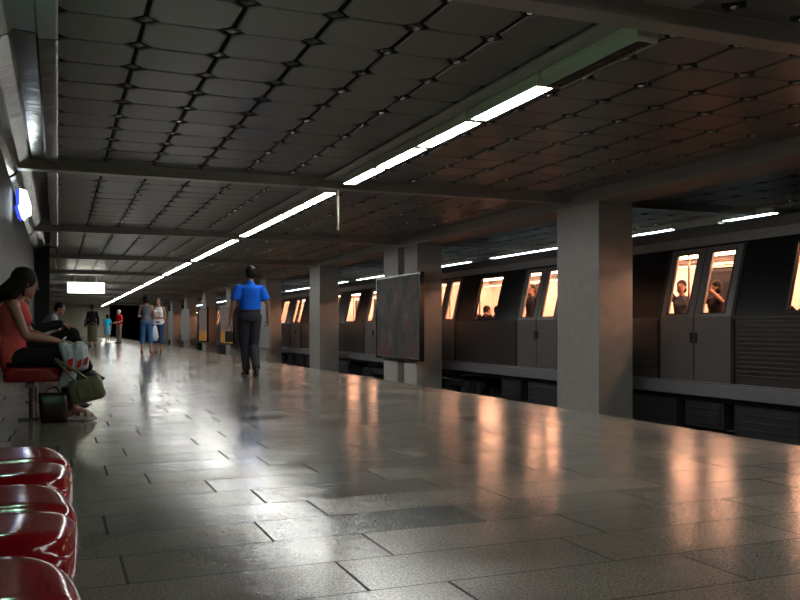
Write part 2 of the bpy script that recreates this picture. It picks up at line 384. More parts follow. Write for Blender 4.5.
# ---------------------------------------------------------------- lamp line
def lamp(tube):
    r = empty('ceiling_lamp')
    b = MB(); b.box(-.09, .09, 0, 1.26, -.05, .0); b.build('housing', M_house, r, bevel=.004)
    if tube:
        b = MB(); b.box(-.09, -.078, 0, 1.26, -.10, -.05); b.box(.078, .09, 0, 1.26, -.10, -.05); b.box(-.078, .078, 0, .035, -.10, -.05); b.box(-.078, .078, 1.225, 1.26, -.10, -.05); b.build('side_rail', M_house, r)  # opaque side rails added to keep tube light off the ceiling
        b = MB(); sec = [(-.076, -.06), (.076, -.06), (.07, -.104), (-.07, -.104)]
        b.loft([[(x, .05, z) for x, z in sec], [(x, 1.21, z) for x, z in sec]]); b.build('diffuser', tube, r)
    else:
        b = MB(); b.box(-.085, -.07, .02, 1.24, -.135, -.05); b.box(.07, .085, .02, 1.24, -.135, -.05)
        b.box(-.07, .07, .02, .035, -.135, -.05); b.box(-.07, .07, 1.225, 1.24, -.135, -.05); b.build('side_rail', M_house, r)
        b = MB()
        for k in range(26): b.box(-.07, .07, .05+k*.0455, .054+k*.0455, -.13, -.055)
        b.box(-.004, .004, .035, 1.22, -.13, -.055); b.build('louvre', M_louvre, r)
    return r
XL = 3.74
chan = MB()
for i in range(len(BY)-1): chan.box(XL-.26, XL+.11, BY[i]+.11, BY[i+1]-.11, CZ-.035, CZ-.01)
tag(chan.build('lamp_channel', M_beam, bevel=.004), 'long pale channel in the ceiling carrying the line of tubes', 'ceiling channel')
dead = lamp(None); dead.location = (XL, 4.74, CZ-.036); tag(dead, 'unlit lamp with open louvre, nearest in the line of tubes', 'lamp')
lit = lamp(M_tube); first = True
nlab = ['nearest lit tube, next to the unlit louvred lamp', 'second lit tube from the unlit lamp', 'third lit tube from the unlit lamp', 'fourth lit tube, just before the hanging rod']
cnt = 0
for k in range(-1, 11):
    base = BY[k+1]+(.15 if k == 0 else .30)
    for j in range(5):
        if k == 0 and j == 0: continue
        y = base+j*1.303
        if y > YE-2: continue
        o = lit if first else copy_tree(lit); first = False
        o.location = (XL, y, CZ-.036)
        if k == 0: lb = nlab[j-1]
        elif k == -1: lb = 'lit tube above the red seats, before the unlit lamp'
        elif k == 1: lb = ['first', 'second', 'third', 'fourth', 'fifth'][j]+' lit tube beyond the hanging rod in the second bay'
        elif k == 2: lb = ['first', 'second', 'third', 'fourth', 'fifth'][j]+' lit tube of the third bay, above and left of the man in blue'
        else: lb = 'lit ceiling tube in the distant part of the line'
        tag(o, lb, 'lamp', 'lit tubes in the line over the platform')
farl = lamp(M_tubefar); first = True; fdead = lamp(None); dfirst = True
for i in range(-5, 54):
    y = 11.22+i*1.31
    if y > YE-3 or i % 9 == 8: continue
    off = i < 0 or i == 1
    if off:
        o = fdead if dfirst else copy_tree(fdead); dfirst = False
        lb = 'unlit lamp between the two nearest bluish tubes beyond the train' if i == 1 else 'unlit lamp of the line beyond the train, near the right edge'
    else:
        o = farl if first else copy_tree(farl); first = False
        lb = {0: 'bluish lit tube seen above the train right of the near door', 2: 'bluish lit tube just right of the broad near column, beyond the train'}.get(i, 'bluish lit tube of the line beyond the train')
    o.location = (11.55, y, CZ-.036); tag(o, lb, 'lamp', 'unlit lamps beyond the train' if off else 'lit tubes beyond the train')
chan = MB()
for i in range(len(BY)-1): chan.box(11.4, 11.7, BY[i]+.11, BY[i+1]-.11, CZ-.035, CZ-.01)
tag(chan.build('lamp_channel', M_beam), 'pale ceiling channel beyond the train carrying bluish tubes', 'ceiling channel')
# rod hanging by the fourth lit tube
r = empty('hanging_rod', (XL-.02, 11.62, 2.18)); tag(r, 'thin pale rod hanging down from the line of lamps', 'rod')
MB().tube((0,0,.0), (0,0,.56), .016).build('rod', M_house, r, smooth=True); MB().tube((0,0,.56), (0,0,.585), .04).build('ceiling_plate', M_house, r); MB().tube((0,0,-.012), (0,0,0), .022).build('end_cap', M_steel, r)

# ---------------------------------------------------------------- hanging lit sign
r = empty('hanging_sign', (1.04, 36.2, 2.14)); tag(r, 'white lit signboard hanging from the ceiling far down the platform', 'sign')
MB().box(-.72, .72, -.09, .09, 0, .43).build('case', M_house, r, bevel=.02)
MB().box(-.69, .69, -.10, -.088, .025, .405).build('lit_face', M_signlit, r, bevel=.03)
MB().box(-.69, .69, .088, .10, .025, .405).build('lit_face', M_signlit, r, bevel=.03)
MB().box(-.70, .70, -.05, .05, .432, .445).build('lit_top', M_signlit, r)
for sx in (-.42, .38): MB().tube((sx, 0, .43), (sx, 0, .75), .02).build('hanger', M_house, r)
# lit lightbox jutting from the near wall
def lightbox(loc, s, label):
    r = empty('wall_lightbox', loc); tag(r, label, 'lit sign', 'lit boxes on the near wall')
    px = [(165,120),(240,140),(275,260),(290,320),(288,430),(235,460),(215,498),(190,470),(150,340),(170,300),(165,200)]
    pts = [((p[0]-100)/12/75*s, (500-p[1])/12/75*s) for p in px]
    b = MB(); b.loft([[(x, 0, z) for x, z in pts], [(x, .07, z) for x, z in pts]]); b.build('lit_face', M_clocklit, r)
    cx = sum(p[0] for p in pts)/len(pts); 
    b = MB(); q = [((x-cx)*1.06+cx-.045*s, z*1.02-.005) for x, z in pts]; b.loft([[(x, .075, z) for x, z in q], [(x, .12, z) for x, z in q]]); b.build('blue_back', M_bluelit, r)
    MB().box(-.02*s, .10*s, .09, .11, .2*s, .24*s).build('bracket', M_black, r)
lightbox((XW+.015, 12.35, 2.20), 1.0, 'white lit box with blue edge jutting from the near wall')
lightbox((-.62, 44.0, 2.0), .9, 'small distant lit box with blue edge beyond the seated man')
r = empty('advertising_light_case', (-.75, 34.5, 1.15)); tag(r, 'small glowing orange light case behind the seated people', 'light case')
MB().box(-.06, .44, -.12, .12, -.5, .62).build('case', M_black, r, bevel=.02)
MB().box(.0, .20, -.14, -.121, -.32, .0).build('lit_face', M_orangelit, r); MB().box(.05, .17, -.14, -.121, .01, .5).build('lit_face', M_orangelit, r)
MB().box(.20, .34, -.14, -.121, -.12, .10).build('lit_face', M_orangelit, r); MB().box(-.02, .30, -.05, .05, -1.15, -.5).build('pedestal', M_black, r)
# small lamp case at the near wall (just above the view, lights the cove greenish)
r = empty('wall_lamp', (-.26, 4.80, 2.76)); tag(r, 'greenish tube lamp in the cove above the red seats', 'lamp')
MB().box(-.03, .03, 0, .58, .015, .05).build('housing', M_house, r)
MB().tube((0, .02, -.01), (0, .56, -.01), .018).build('tube', mat('green_tube', (.8, 1, .9), .5, emit=(.45, 1, .72), estr=22), r)

# ---------------------------------------------------------------- train
XT = 8.60; ZB = .93; TILT = .25/1.05
ZTOP = 2.0
def tx(z): return XT if z <= ZB else XT+(z-ZB)*TILT
def slab(b, y0, y1, z0, z1, dx=0., t=.05, mi=0):
    if z0 < ZB-1e-6 and z1 > ZB+1e-6: slab(b, y0, y1, z0, ZB, dx, t, mi); slab(b, y0, y1, ZB, z1, dx, t, mi); return
    a, c = tx(z0)+dx, tx(z1)+dx
    b.add([(a,y0,z0),(a+t,y0,z0),(a+t,y1,z0),(a,y1,z0),(c,y0,z1),(c+t,y0,z1),(c+t,y1,z1),(c,y1,z1)],
          [(0,3,2,1),(4,5,6,7),(0,1,5,4),(1,2,6,5),(2,3,7,6),(3,0,4,7)], mi)
def make_car():
    L = 17.5; r = empty('train_car', (0, 0, -.80)); OZ = .80
    def bl(b, *a, **k):
        b.v = [(x, y, z+OZ) for x, y, z in b.v]; return b.build(*a, **k)
    doors = [2.15+4.4*i for i in range(4)]; wins = [4.35+4.4*i for i in range(3)]
    DW = .74; WW = .50; ZW0, ZW1 = .99, 1.87
    # lower ribbed panels + upper black band, between doors
    spans = []; y = 0.
    for d in doors: spans.append((y, d-DW-.03)); y = d+DW+.03
    spans.append((y, L))
    for a, c in spans:
        low = MB(); up = MB(); slab(low, a, c, .0, ZB-.015, .02, .05)
        k = 0; z = .10
        while z < .86: slab(low, a+.05, c-.05, z, z+.028, -.008, .035); z += .062
        slab(low, a, c, ZB-.035, ZB, -.012, .06)
        ws = [(w_-WW, w_+WW) for w_ in wins if a < w_ < c]
        if not ws:
            slab(up, a, c, ZB, ZTOP)
        for w0, w1 in ws:
            slab(up, a, w0, ZB, ZTOP); slab(up, w1, c, ZB, ZTOP); slab(up, w0, w1, ZB, ZW0); slab(up, w0, w1, ZW1, ZTOP)
        bl(low, 'ribbed_side_panel', M_trlow, r); bl(up, 'upper_side_panel', M_trblack, r)
    for w_ in wins:
        b = MB(); t = .03
        slab(b, w_-WW-t, w_-WW, ZW0-t, ZW1+t, -.012, .03); slab(b, w_+WW, w_+WW+t, ZW0-t, ZW1+t, -.012, .03); slab(b, w_-WW, w_+WW, ZW1, ZW1+t, -.012, .03); slab(b, w_-WW, w_+WW, ZW0-t, ZW0, -.012, .03)
        f = bl(b, 'window', M_black, r); b = MB(); slab(b, w_-WW, w_+WW, ZW0, ZW1, .015, .008); bl(b, 'pane', M_glass, f)
    for d in doors:
        b = MB(); slab(b, d-DW-.03, d+DW+.03, ZTOP-.05, ZTOP+.02, -.005, .10); bl(b, 'door_header', M_trblack, r)
        for s in (-1, 1):
            y0, y1 = (d-DW, d-.012) if s < 0 else (d+.012, d+DW)
            b = MB(); i0, i1 = y0+.14, y1-.14
            slab(b, y0, y1, -.02, ZB, .0, .04); slab(b, y0, y1, ZB, ZW0, .0, .04); slab(b, y0, i0, ZW0, ZW1, 0, .04); slab(b, i1, y1, ZW0, ZW1, 0, .04); slab(b, y0, y1, ZW1, ZTOP-.05, 0, .04)
            leaf = bl(b, 'door', M_trdoor, r)
            b = MB(); slab(b, i0, i1, ZW0, ZW1, .01, .008); bl(b, 'pane', M_glass, leaf)
            b = MB(); t = .016
            slab(b, i0-t, i0, ZW0-t, ZW1+t, -.008, .02); slab(b, i1, i1+t, ZW0-t, ZW1+t, -.008, .02); slab(b, i0, i1, ZW1, ZW1+t, -.008, .02); slab(b, i0, i1, ZW0-t, ZW0, -.008, .02)
            bl(b, 'window_seal', M_black, leaf)
            b = MB(); ys = d+s*.05; slab(b, ys-.02, ys+.02, .55, .70, -.014, .02); bl(b, 'door_handle', M_black, leaf)
        b = MB(); slab(b, d-.012, d+.012, .02, ZTOP-.05, .005, .03); slab(b, d-DW-.06, d-DW+.002, .0, ZTOP, -.008, .09); slab(b, d+DW-.002, d+DW+.06, .0, ZTOP, -.008, .09); bl(b, 'door_seal', M_black, r)
    # sill band
    b = MB(); b.box(XT-.03, XT+.06, 0, L, -.21, -.03); b.box(XT-.012, XT+.03, 0, L, -.03, .0); bl(b, 'sill_band', M_trsill, r, bevel=.01)
    # roof
    x1 = XT+2.7
    prof = [(tx(ZTOP)-.03, ZTOP-.02), (tx(ZTOP)-.02, 2.12), (XT+.34, 2.27), (XT+.6, 2.33), (XT+1.35, 2.37), (XT+2.1, 2.33), (XT+2.36, 2.27), (x1-.23, 2.12), (x1-.22, ZTOP-.02), (x1-.28, ZTOP-.02), (x1-.35, 2.15), (XT+1.35, 2.25), (XT+.4, 2.15), (tx(ZTOP)+.03, ZTOP-.02)]
    b = MB(); b.loft([[(x, 0, z) for x, z in prof], [(x, L, z) for x, z in prof]]); bl(b, 'roof', M_trroof, r)
    for k in range(3):
        b = MB(); b.box(XT+.9, XT+1.8, 2.2+5.2*k, 4.0+5.2*k, 2.34, 2.40); bl(b, 'roof_vent', M_trroof, r, bevel=.03)
    # interior
    b = MB(); b.box(XT+.06, x1-.06, 0.05, L-.05, -.06, -.0); bl(b, 'cabin_floor', M_trfloor, r)
    b = MB(); b.box(XT+.38, x1-.35, .05, L-.05, 2.06, 2.12); bl(b, 'cabin_ceiling', M_trin, r)
    b = MB()    # far side wall, windows seen from inside
    b.box(x1-.05, x1, 0, L, -.2, .95); b.box(x1-.16, x1-.1, 0, L, 1.87, 2.08)
    y = 0.
    for w_ in sorted(doors+wins): b.box(x1-.12, x1-.06, y, w_-.42, .95, 1.87); y = w_+.42
    b.box(x1-.12, x1-.06, y, L, .95, 1.87); bl(b, 'far_side_wall', M_trin, r)
    b = MB(); b.box(x1-.085, x1-.077, .05, L-.05, .95, 1.87); bl(b, 'far_side_glazing', M_trblack, r)
    b = MB(); b.box(XT+.1, x1-.1, 0, .05, -.2, 2.2); b.box(XT+.1, x1-.1, L-.05, L, -.2, 2.2); bl(b, 'end_wall', M_trin, r)
    b = MB(); b.box(XT+.06, XT+.2, -.002, .0, -.2, 2.0); b.box(XT+.06, x1-.06, -.03, -.002, -.2, 2.2); b.box(XT+.06, x1-.06, L+.002, L+.03, -.2, 2.2); bl(b, 'end_face', M_trblack, r)
    for s, xx in ((0, XT+.72), (1, XT+2.0)):
        b = MB()
        for k in range(13): b.box(xx-.06, xx+.06, .5+k*1.3, 1.6+k*1.3, 2.02, 2.055)
        bl(b, 'cabin_lamps', M_trtube, r)
    for y0, y1 in spans[1:-1]:
        b = MB(); b.box(XT+.08, XT+.50, y0+.12, y1-.12, .38, .46); b.box(XT+.09, XT+.16, y0+.12, y1-.12, .46, .86); b.box(XT+.15, XT+.42, y0+.3, y1-.3, .0, .38); bl(b, 'bench', M_trseat, r, bevel=.02)
        b = MB(); b.box(x1-.50, x1-.08, y0+.12, y1-.12, .38, .46); b.box(x1-.16, x1-.09, y0+.12, y1-.12, .46, .86); b.box(x1-.42, x1-.15, y0+.3, y1-.3, .0, .38); bl(b, 'bench', M_trseat, r, bevel=.02)
    for d in doors:
        for yy in (d-.82, d+.82): b = MB(); b.tube((XT+.62, yy, 0), (XT+.62, yy, 2.05), .018); bl(b, 'grab_pole', M_handrail, r)
    b = MB(); b.path([(XT+.7, .3, 1.86), (XT+.7, L-.3, 1.86)], .016); b.path([(XT+2.0, .3, 1.86), (XT+2.0, L-.3, 1.86)], .016); bl(b, 'grab_rail', M_handrail, r)
    # underframe
    b = MB(); b.box(XT+.12, x1-.12, .1, L-.1, -.30, -.07); bl(b, 'underframe', M_trunder, r)
    for k, (a, c, h) in enumerate([(4.7, 5.9, .72), (6.1, 6.9, .62), (7.1, 8.9, .75), (9.1, 9.9, .60), (10.2, 11.5, .74), (11.8, 12.6, .64)]):
        b = MB(); b.box(XT+.14, XT+.75, a, c, -.06-h, -.30); b.box(XT+.12, XT+.14, a+.06, c-.06, -.02-h, -.36)
        for q in range(3): b.box(XT+.10, XT+.125, a+.1, c-.1, -.42-.1*q, -.405-.1*q)
        bl(b, 'equipment_box', M_trunder, r, bevel=.015)
    for yc in (2.4, 15.1):
        b = MB(); b.box(XT+.28, XT+.40, yc-1.3, yc+1.3, -.62, -.45); b.box(x1-.40, x1-.28, yc-1.3, yc+1.3, -.62, -.45); b.box(XT+.40, x1-.4, yc-.25, yc+.25, -.6, -.40)
        bo = bl(b, 'bogie', M_trunder, r, bevel=.02)
        for yy in (yc-.95, yc+.95):
            b = MB(); b.tube((XT+.58, yy, -.60), (XT+.70, yy, -.60), .385, n=28); b.tube((XT+.55, yy, -.60), (XT+.58, yy, -.60), .12, n=16); b.tube((XT+2.0, yy, -.60), (XT+2.12, yy, -.60), .385, n=28); b.tube((XT+.7, yy, -.6), (XT+2.0, yy, -.6), .07)
            bl(b, 'wheelset', M_trunder, bo)
            b = MB(); b.box(XT+.22, XT+.34, yy-.14, yy+.14, -.72, -.46); b.tube((XT+.26, yy-.28, -.70), (XT+.26, yy-.28, -.48), .07); b.tube((XT+.26, yy+.28, -.70), (XT+.26, yy+.28, -.48), .07); bl(b, 'axle_box', M_trunder, bo)
    return r
car = make_car()
starts = [3.35, 21.35, 39.35, 57.35]
labs = ['nearest train car, behind and right of the broad near column', 'second train car, seen behind the large dark poster', 'third train car, seen behind the man in blue', 'farthest train car, near the end of the columns']
for i, (y, lb) in enumerate(zip(starts, labs)):
    c = car if i == 0 else copy_tree(car)
    c.location.y = y; tag(c, lb, 'train car', 'cars of the standing train')
for i in range(3):
    b = MB(); y0 = starts[i]+17.54; y1 = starts[i+1]-.04
    for k in range(5):
        a = y0+(y1-y0)*k/5; c = y0+(y1-y0)*(k+1)/5; b.box(XT+.55, XT+2.15, a+.01, c-.01, .0, 2.0); b.box(XT+.6, XT+2.1, a, c, .03, 1.97)
    tag(b.build('gangway_bellows', M_black), ['black gangway between the nearest and second train cars', 'black gangway between the second and third train cars', 'black gangway between the third and farthest train cars'][i], 'gangway', 'gangways of the train')

# ---------------------------------------------------------------- seats
def rrect(hx, hy, r, n=6):
    pts = []
    for cx, cy, a0 in ((hx-r, hy-r, 0), (-hx+r, hy-r, 90), (-hx+r, -hy+r, 180), (hx-r, -hy+r, 270)):
        for k in range(n+1):
            a = math.radians(a0+90*k/n); pts.append((cx+r*math.cos(a), cy+r*math.sin(a)))
    return pts
def seat_pan(b, cx, cy, z):
    hx, hy, N = .225, .262, 40; T = [math.sin(PI/2*(-1+2*k/N)) for k in range(N+1)]
    def P(u, v):
        x = v*hx*math.sqrt(1-.42*u*u/2*abs(v)**3); y = u*hy*math.sqrt(1-.42*v*v/2*abs(u)**3)
        e = .16; m = (abs(u)**8+abs(v)**8)**(1/8); m = min(1, m); q = max(0, (m-1+e)/e)
        dz = -.030*(1-math.sqrt(max(0, 1-q*q)))
        dz += -.013*math.exp(-(y/.016)**2) - .010*max(0, 1-(u*u))*max(0, 1-v*v)
        if v > 0: x -= .012*math.exp(-(y/.03)**2)*v**4
        if v > .5: dz -= .02*((v-.5)/.5)**2
        return (cx+x, cy+y, z+dz)
    vs = [P(u, v) for u in T for v in T]; W = N+1; fs = [(i*W+k, i*W+k+1, (i+1)*W+k+1, (i+1)*W+k) for i in range(N) for k in range(N)]
    bord = [k for k in range(W)]+[i*W+N for i in range(1, W)]+[N*W+k for k in range(N-1, -1, -1)]+[i*W for i in range(N-1, 0, -1)]
    base = len(vs); n = len(bord)
    for d, ins in ((-.075, 1.), (-.095, .99), (-.10, .95)):
        vs += [(cx+(vs[k][0]-cx)*ins, cy+(vs[k][1]-cy)*ins, z-.02+d if d < -.05 else z+d) for k in bord]
    for q in range(3):
        for k in range(n):
            k2 = (k+1) % n; a, c = (bord[k], bord[k2]) if q == 0 else (base+(q-1)*n+k, base+(q-1)*n+k2)
            fs.append((a, c, base+q*n+k2, base+q*n+k))
    fs.append(tuple(base+2*n+k for k in range(n))); b.add(vs, fs)
def seat_back(b, xb, cy, z):
    rings = []
    hy, hz = .235, .225
    for ins, dx in ((.03, -.045), (.0, -.03), (0, -.008), (.012, .004), (.04, .0), (.09, -.012), (.16, -.02)):
        base = rrect(hz-ins, hy-ins, max(.02, .10-ins*.4), 6)
        rings.append([(xb+dx-(p[0]+hz)*.16, cy+p[1], z+hz+p[0]) for p in base])
    b.loft(rings)
def bench(n, y0, pitch, m, label, xf=.035):
    r = empty('seat_row', (xf-.225, y0, 0)); tag(r, label, 'bench', 'red seat rows along the near wall')
    for i in range(n):
        b = MB(); seat_pan(b, 0, i*pitch, .456); s = b.build('seat', m, r, smooth=True)
        b = MB(); seat_back(b, -.185, i*pitch, .40); b.build('backrest', m, s, smooth=True)
    L = (n-1)*pitch
    MB().box(-.05, .02, -.2, L+.2, .285, .33).build('beam', M_steel, r, bevel=.006)
    for y in ([.0, L] if n < 5 else [0, L/2, L]):
        b = MB(); b.tube((-.015, y+.12, .015), (-.015, y+.12, .29), .021); b.box(-.12, .10, y+.09, y+.15, 0, .018); b.build('leg', M_steel, r)
    return r
bench(4, .485, .588, M_seat, 'glossy red moulded seats in a row at the bottom left corner')
bench(4, 7.65, .60, M_seat2, 'red seat row with steel legs carrying the two seated women')
bench(4, 17.2, .60, M_seat2, 'distant red seat row under the seated man in pale shirt')

# ---------------------------------------------------------------- bodies
def frame3(d, lat):
    d = d.normalized(); u = (lat - d*lat.dot(d)).normalized(); return u, d.cross(u)
STAND = dict(pelvis=(0,0,.96), waist=(0,0,1.11), chest=(0,.0,1.29), neck=(0,-.005,1.465), head=(0,.02,1.625),
    shR=(.175,0,1.405), shL=(-.175,0,1.405), elR=(.225,-.02,1.12), elL=(-.225,-.02,1.12), wrR=(.235,.05,.88), wrL=(-.235,.05,.88),
    hiR=(.09,0,.93), hiL=(-.09,0,.93), knR=(.10,.02,.50), knL=(-.10,.02,.50), anR=(.10,-.01,.085), anL=(-.10,-.01,.085),
    toR=(.125,.15,.03), toL=(-.125,.15,.03), face=(0,1,0))
def person(label, loc, rz, h, pose=None, top=None, bottom=None, hair=None, shoe=None, skin=None, vox=.010, female=False, group=None, curl=.5, z0=0.):
    s = h/1.75; P = dict(STAND); P.update(pose or {})
    if female:
        for k in ('shR', 'shL'): P[k] = (P[k][0]*.88, P[k][1], P[k][2])
    P = {k: (V(v)*s if k != 'face' else V(v).normalized()) for k, v in P.items()}; P['head'].z -= .008*s
    r = empty('person', loc, rz); tag(r, label, 'person', group)
    skin = skin or M_skin
    lat = (P['shR']-P['shL']).normalized(); hlat = (P['hiR']-P['hiL']).normalized()
    f = .90 if female else 1.
    tank = bool(top) and top[0] == 'tank'
    hipw = .168 if female else .158
    def torso(b, g=0., a=0., z=1., low=True):
        # rings along the spine; g inflates
        pts = [(P['pelvis']-(P['waist']-P['pelvis']).normalized()*.07*s, hlat, hipw*.88, .105), (P['pelvis'], hlat, hipw, .112),
               (P['waist'], (lat+hlat)/2, .130 if not female else .118, .092), (P['chest'], lat, .158*f, .112), (P['chest'].lerp(P['neck'], .55), lat, .155*f, .095), (P['neck']-(P['neck']-P['chest']).normalized()*.02*s, lat, .075, .06)]
        if not low: pts = pts[1:]
        rs = []
        for i, (c, la, ru, rv) in enumerate(pts):
            d = (pts[min(i+1, len(pts)-1)][0]-pts[max(i-1, 0)][0])
            u, v = frame3(d, la); rs.append(b.ering(c, u, v, ru*s+g, rv*s+g, 20))
        b.loft(rs)
        if female:
            u, v = frame3(P['neck']-P['chest'], lat); fw = -v if (-v).dot(P['face']) > v.dot(P['face']) else v
            for sg in (-1, 1): b.ell(P['chest']+lat*(.072*sg*s)+fw*.075*s, (.062*s+g*.7,)*3)
        for sg, k in ((1, 'shR'), (-1, 'shL')):
            e_ = P[k] if not (g and tank) else P['chest'].lerp(P['neck'], .5).lerp(P[k], .62)
            b.capsule(P['chest'].lerp(P['neck'], .45), e_, .065*s*f+g*.7, .054*s*f+g*.7)
    def leg(b, S, g, a=0., c=1., flare=0.):
        hp, kn, an = P['hi'+S], P['kn'+S], P['an'+S]
        if a < .5:
            e = min(c, .5)/.5; b.capsule(hp, hp.lerp(kn, e), .084*s+g, (.084+( .056-.084)*e)*s+g+flare*e)
            bk = (P['pelvis']-V((0, 0, 0)))
        if c > .5:
            e = (c-.5)/.5; q = kn.lerp(an, e)
            mid = kn.lerp(an, min(.35, e)); n_ = (kn-hp).cross(an-kn)
            b.capsule(kn, mid, .054*s+g+flare*.5, .052*s+g+flare*.5); b.capsule(mid, q, .052*s+g+flare*.5, (.052-.016*max(0, (e-.35)/.65))*s+g+flare)
    def buttocks(b, g):
        for S in 'RL':
            b.capsule(P['pelvis'].lerp(P['hi'+S], .8)-P_b*.02*s, P['hi'+S], .092*s+g, .088*s+g)
    # backwards direction of the pelvis
    u, v = frame3(P['waist']-P['pelvis'], hlat); P_b = v if v.dot(P['face']) > 0 else -v
    # ---- body
    b = MB(); torso(b); buttocks(b, 0)
    b.capsule(P['chest'].lerp(P['neck'], .9), P['head']-V((0,0,.03))*s, .058*s*f, .052*s*f)
    F = P['face']; U = V((0,0,1)); U = (U-F*U.dot(F)).normalized(); R_ = F.cross(U); Hc = P['head']
    ax = (R_, F, U)
    b.ell(Hc+U*.02*s, (.073*s, .092*s, .092*s), ax); b.ell(Hc+F*.022*s-U*.05*s, (.056*s, .066*s, .062*s), ax)
    b.capsule(Hc+F*.085*s+U*.012*s, Hc+F*.104*s-U*.022*s, .008*s, .013*s, 8)                     # nose
    b.ell(Hc+F*.083*s-U*.056*s, (.024*s, .012*s, .010*s), ax); b.ell(Hc+F*.072*s-U*.095*s, (.024*s, .018*s, .016*s), ax)   # lips, chin
    for sg in (-1, 1): b.ell(Hc+R_*(.076*sg*s)-U*.005*s, (.010*s, .020*s, .032*s), ax)            # ears
    for S in 'RL':
        sh, el, wr = P['sh'+S], P['el'+S], P['wr'+S]
        b.capsule(sh, el, .047*s*f, .038*s*f); b.capsule(el, el.lerp(wr, .3), .039*s*f, .040*s*f); b.capsule(el.lerp(wr, .3), wr, .040*s*f, .026*s*f)
        leg(b, S, -.004)
        d = (wr-el).normalized()
        d = P.get('hd'+S, d*1.0).normalized() if ('hd'+S) in P else d
        inn = V((-1 if S == 'R' else 1, 0, 0)); n_ = P['pn'+S].normalized() if ('pn'+S) in P else inn
        n_ = (n_-d*n_.dot(d)).normalized(); sd = d.cross(n_)
        if sd.dot(V((0, 1, 0))) < 0: sd = -sd                      # thumb side towards the front
        pe = wr+d*.085*s; b.capsule(wr+d*.015*s, pe-d*.01*s, .030*s, .040*s, 12, .42, lat=sd)
        for q, (off, ln) in enumerate(((.030, .072), (.010, .080), (-.010, .074), (-.030, .058))):
            a_ = curl*(.7+.12*q); p0 = pe+sd*off*s-d*.012*s; d1 = (d*math.cos(a_)+n_*math.sin(a_)).normalized(); d2 = (d*math.cos(a_*2.4)+n_*math.sin(a_*2.4)).normalized()
            p1 = p0+d1*ln*.55*s; p2 = p1+d2*ln*.5*s; b.capsule(p0, p1, .0098*s, .0088*s, 8); b.capsule(p1, p2, .0088*s, .0075*s, 8)
        t0 = wr+d*.030*s+sd*.026*s; t1 = t0+(d*.55+sd*.6+n_*.45).normalized()*.042*s; b.capsule(t0, t1, .014*s, .0105*s, 8); b.capsule(t1, t1+(d*.85+n_*.5).normalized()*.032*s, .0105*s, .0085*s, 8)
        an, to = P['an'+S], P['to'+S]; hl = an+(an-to).normalized()*.045*s; hl.z = to.z+.012*s if abs(an.z-to.z) < .12*s else hl.z-.03*s
        b.capsule(an, an.lerp(to, .5)-V((0,0,.008*s)), .036*s, .034*s); b.capsule(an.lerp(to, .4), to, .036*s, .026*s); b.capsule(an, hl, .034*s, .030*s)
    body = b.fuse('body', skin, r, vox, 2)
    for sg in (-1, 1):
        MB().ell(Hc+F*.0865*s+R_*(.031*sg*s)+U*.012*s, (.013*s, .006*s, .007*s), ax, 10).build('eye', M_eyew, body, True)
        MB().ell(Hc+F*.0915*s+R_*(.031*sg*s)+U*.012*s, (.006*s, .004*s, .006*s), ax, 8).build('iris', M_eye, body, True)
        MB().capsule(Hc+F*.088*s+R_*(.018*sg*s)+U*.030*s, Hc+F*.082*s+R_*(.046*sg*s)+U*.030*s, .0035*s, .0025*s, 6).build('eyebrow', hair[1] if hair else M_hairbk, body, True)
    MB().ell(Hc+F*.0925*s-U*.056*s, (.022*s, .006*s, .005*s), ax, 10).build('mouth', M_lip, body, True)
    # ---- hair
    if hair:
        b = MB(); st, hm = hair
        b.ell(Hc-F*.016*s+U*.034*s, (.084*s, .094*s, .092*s), ax); b.ell(Hc-F*.04*s-U*.01*s, (.077*s, .066*s, .075*s), ax)
        if st == 'bob':
            b.ell(Hc-F*.035*s-U*.04*s, (.092*s, .07*s, .085*s), ax); b.ell(Hc-F*.02*s+U*.05*s, (.092*s, .10*s, .09*s), ax)
        if st == 'long':
            b.ell(Hc-F*.02*s+U*.035*s, (.096*s, .105*s, .10*s), ax)
            k1 = Hc-F*.05*s; k2 = P['neck']-F*.085*s+V((0,0,.03*s)); k3 = P['neck'].lerp(P['chest'], .35)-F*.13*s
            b.capsule(k1, k2, .092*s, .085*s, flat=.8, lat=R_); b.capsule(k2, k3, .080*s, .04*s, flat=.6, lat=R_)
            for sg in (-1, 1): b.capsule(Hc+R_*.065*sg*s-F*.02*s, P['neck']+R_*.07*sg*s-F*.05*s, .035*s, .035*s)
        if st == 'tail':
            k = Hc-F*.115*s+U*.0*s; b.capsule(Hc-F*.09*s+U*.02*s, k, .035*s, .035*s); b.capsule(k, k-V((0,0,.14*s))-F*.02*s, .036*s, .018*s)
        rnd = random.Random(hash(st) % 97)
        if st in ('long', 'tail', 'bob'):
            for q in range(14):
                a_ = rnd.uniform(0, 2*PI); e_ = R_*math.cos(a_)*.07*s - F*abs(math.sin(a_))*.085*s + U*rnd.uniform(-.03, .10)*s
                b.capsule(Hc+e_, Hc+e_*1.06-V((0,0,.09*s)), .016*s, .006*s, 6)
        b.fuse('hair', hm, r, max(vox*.9, .007), 2)
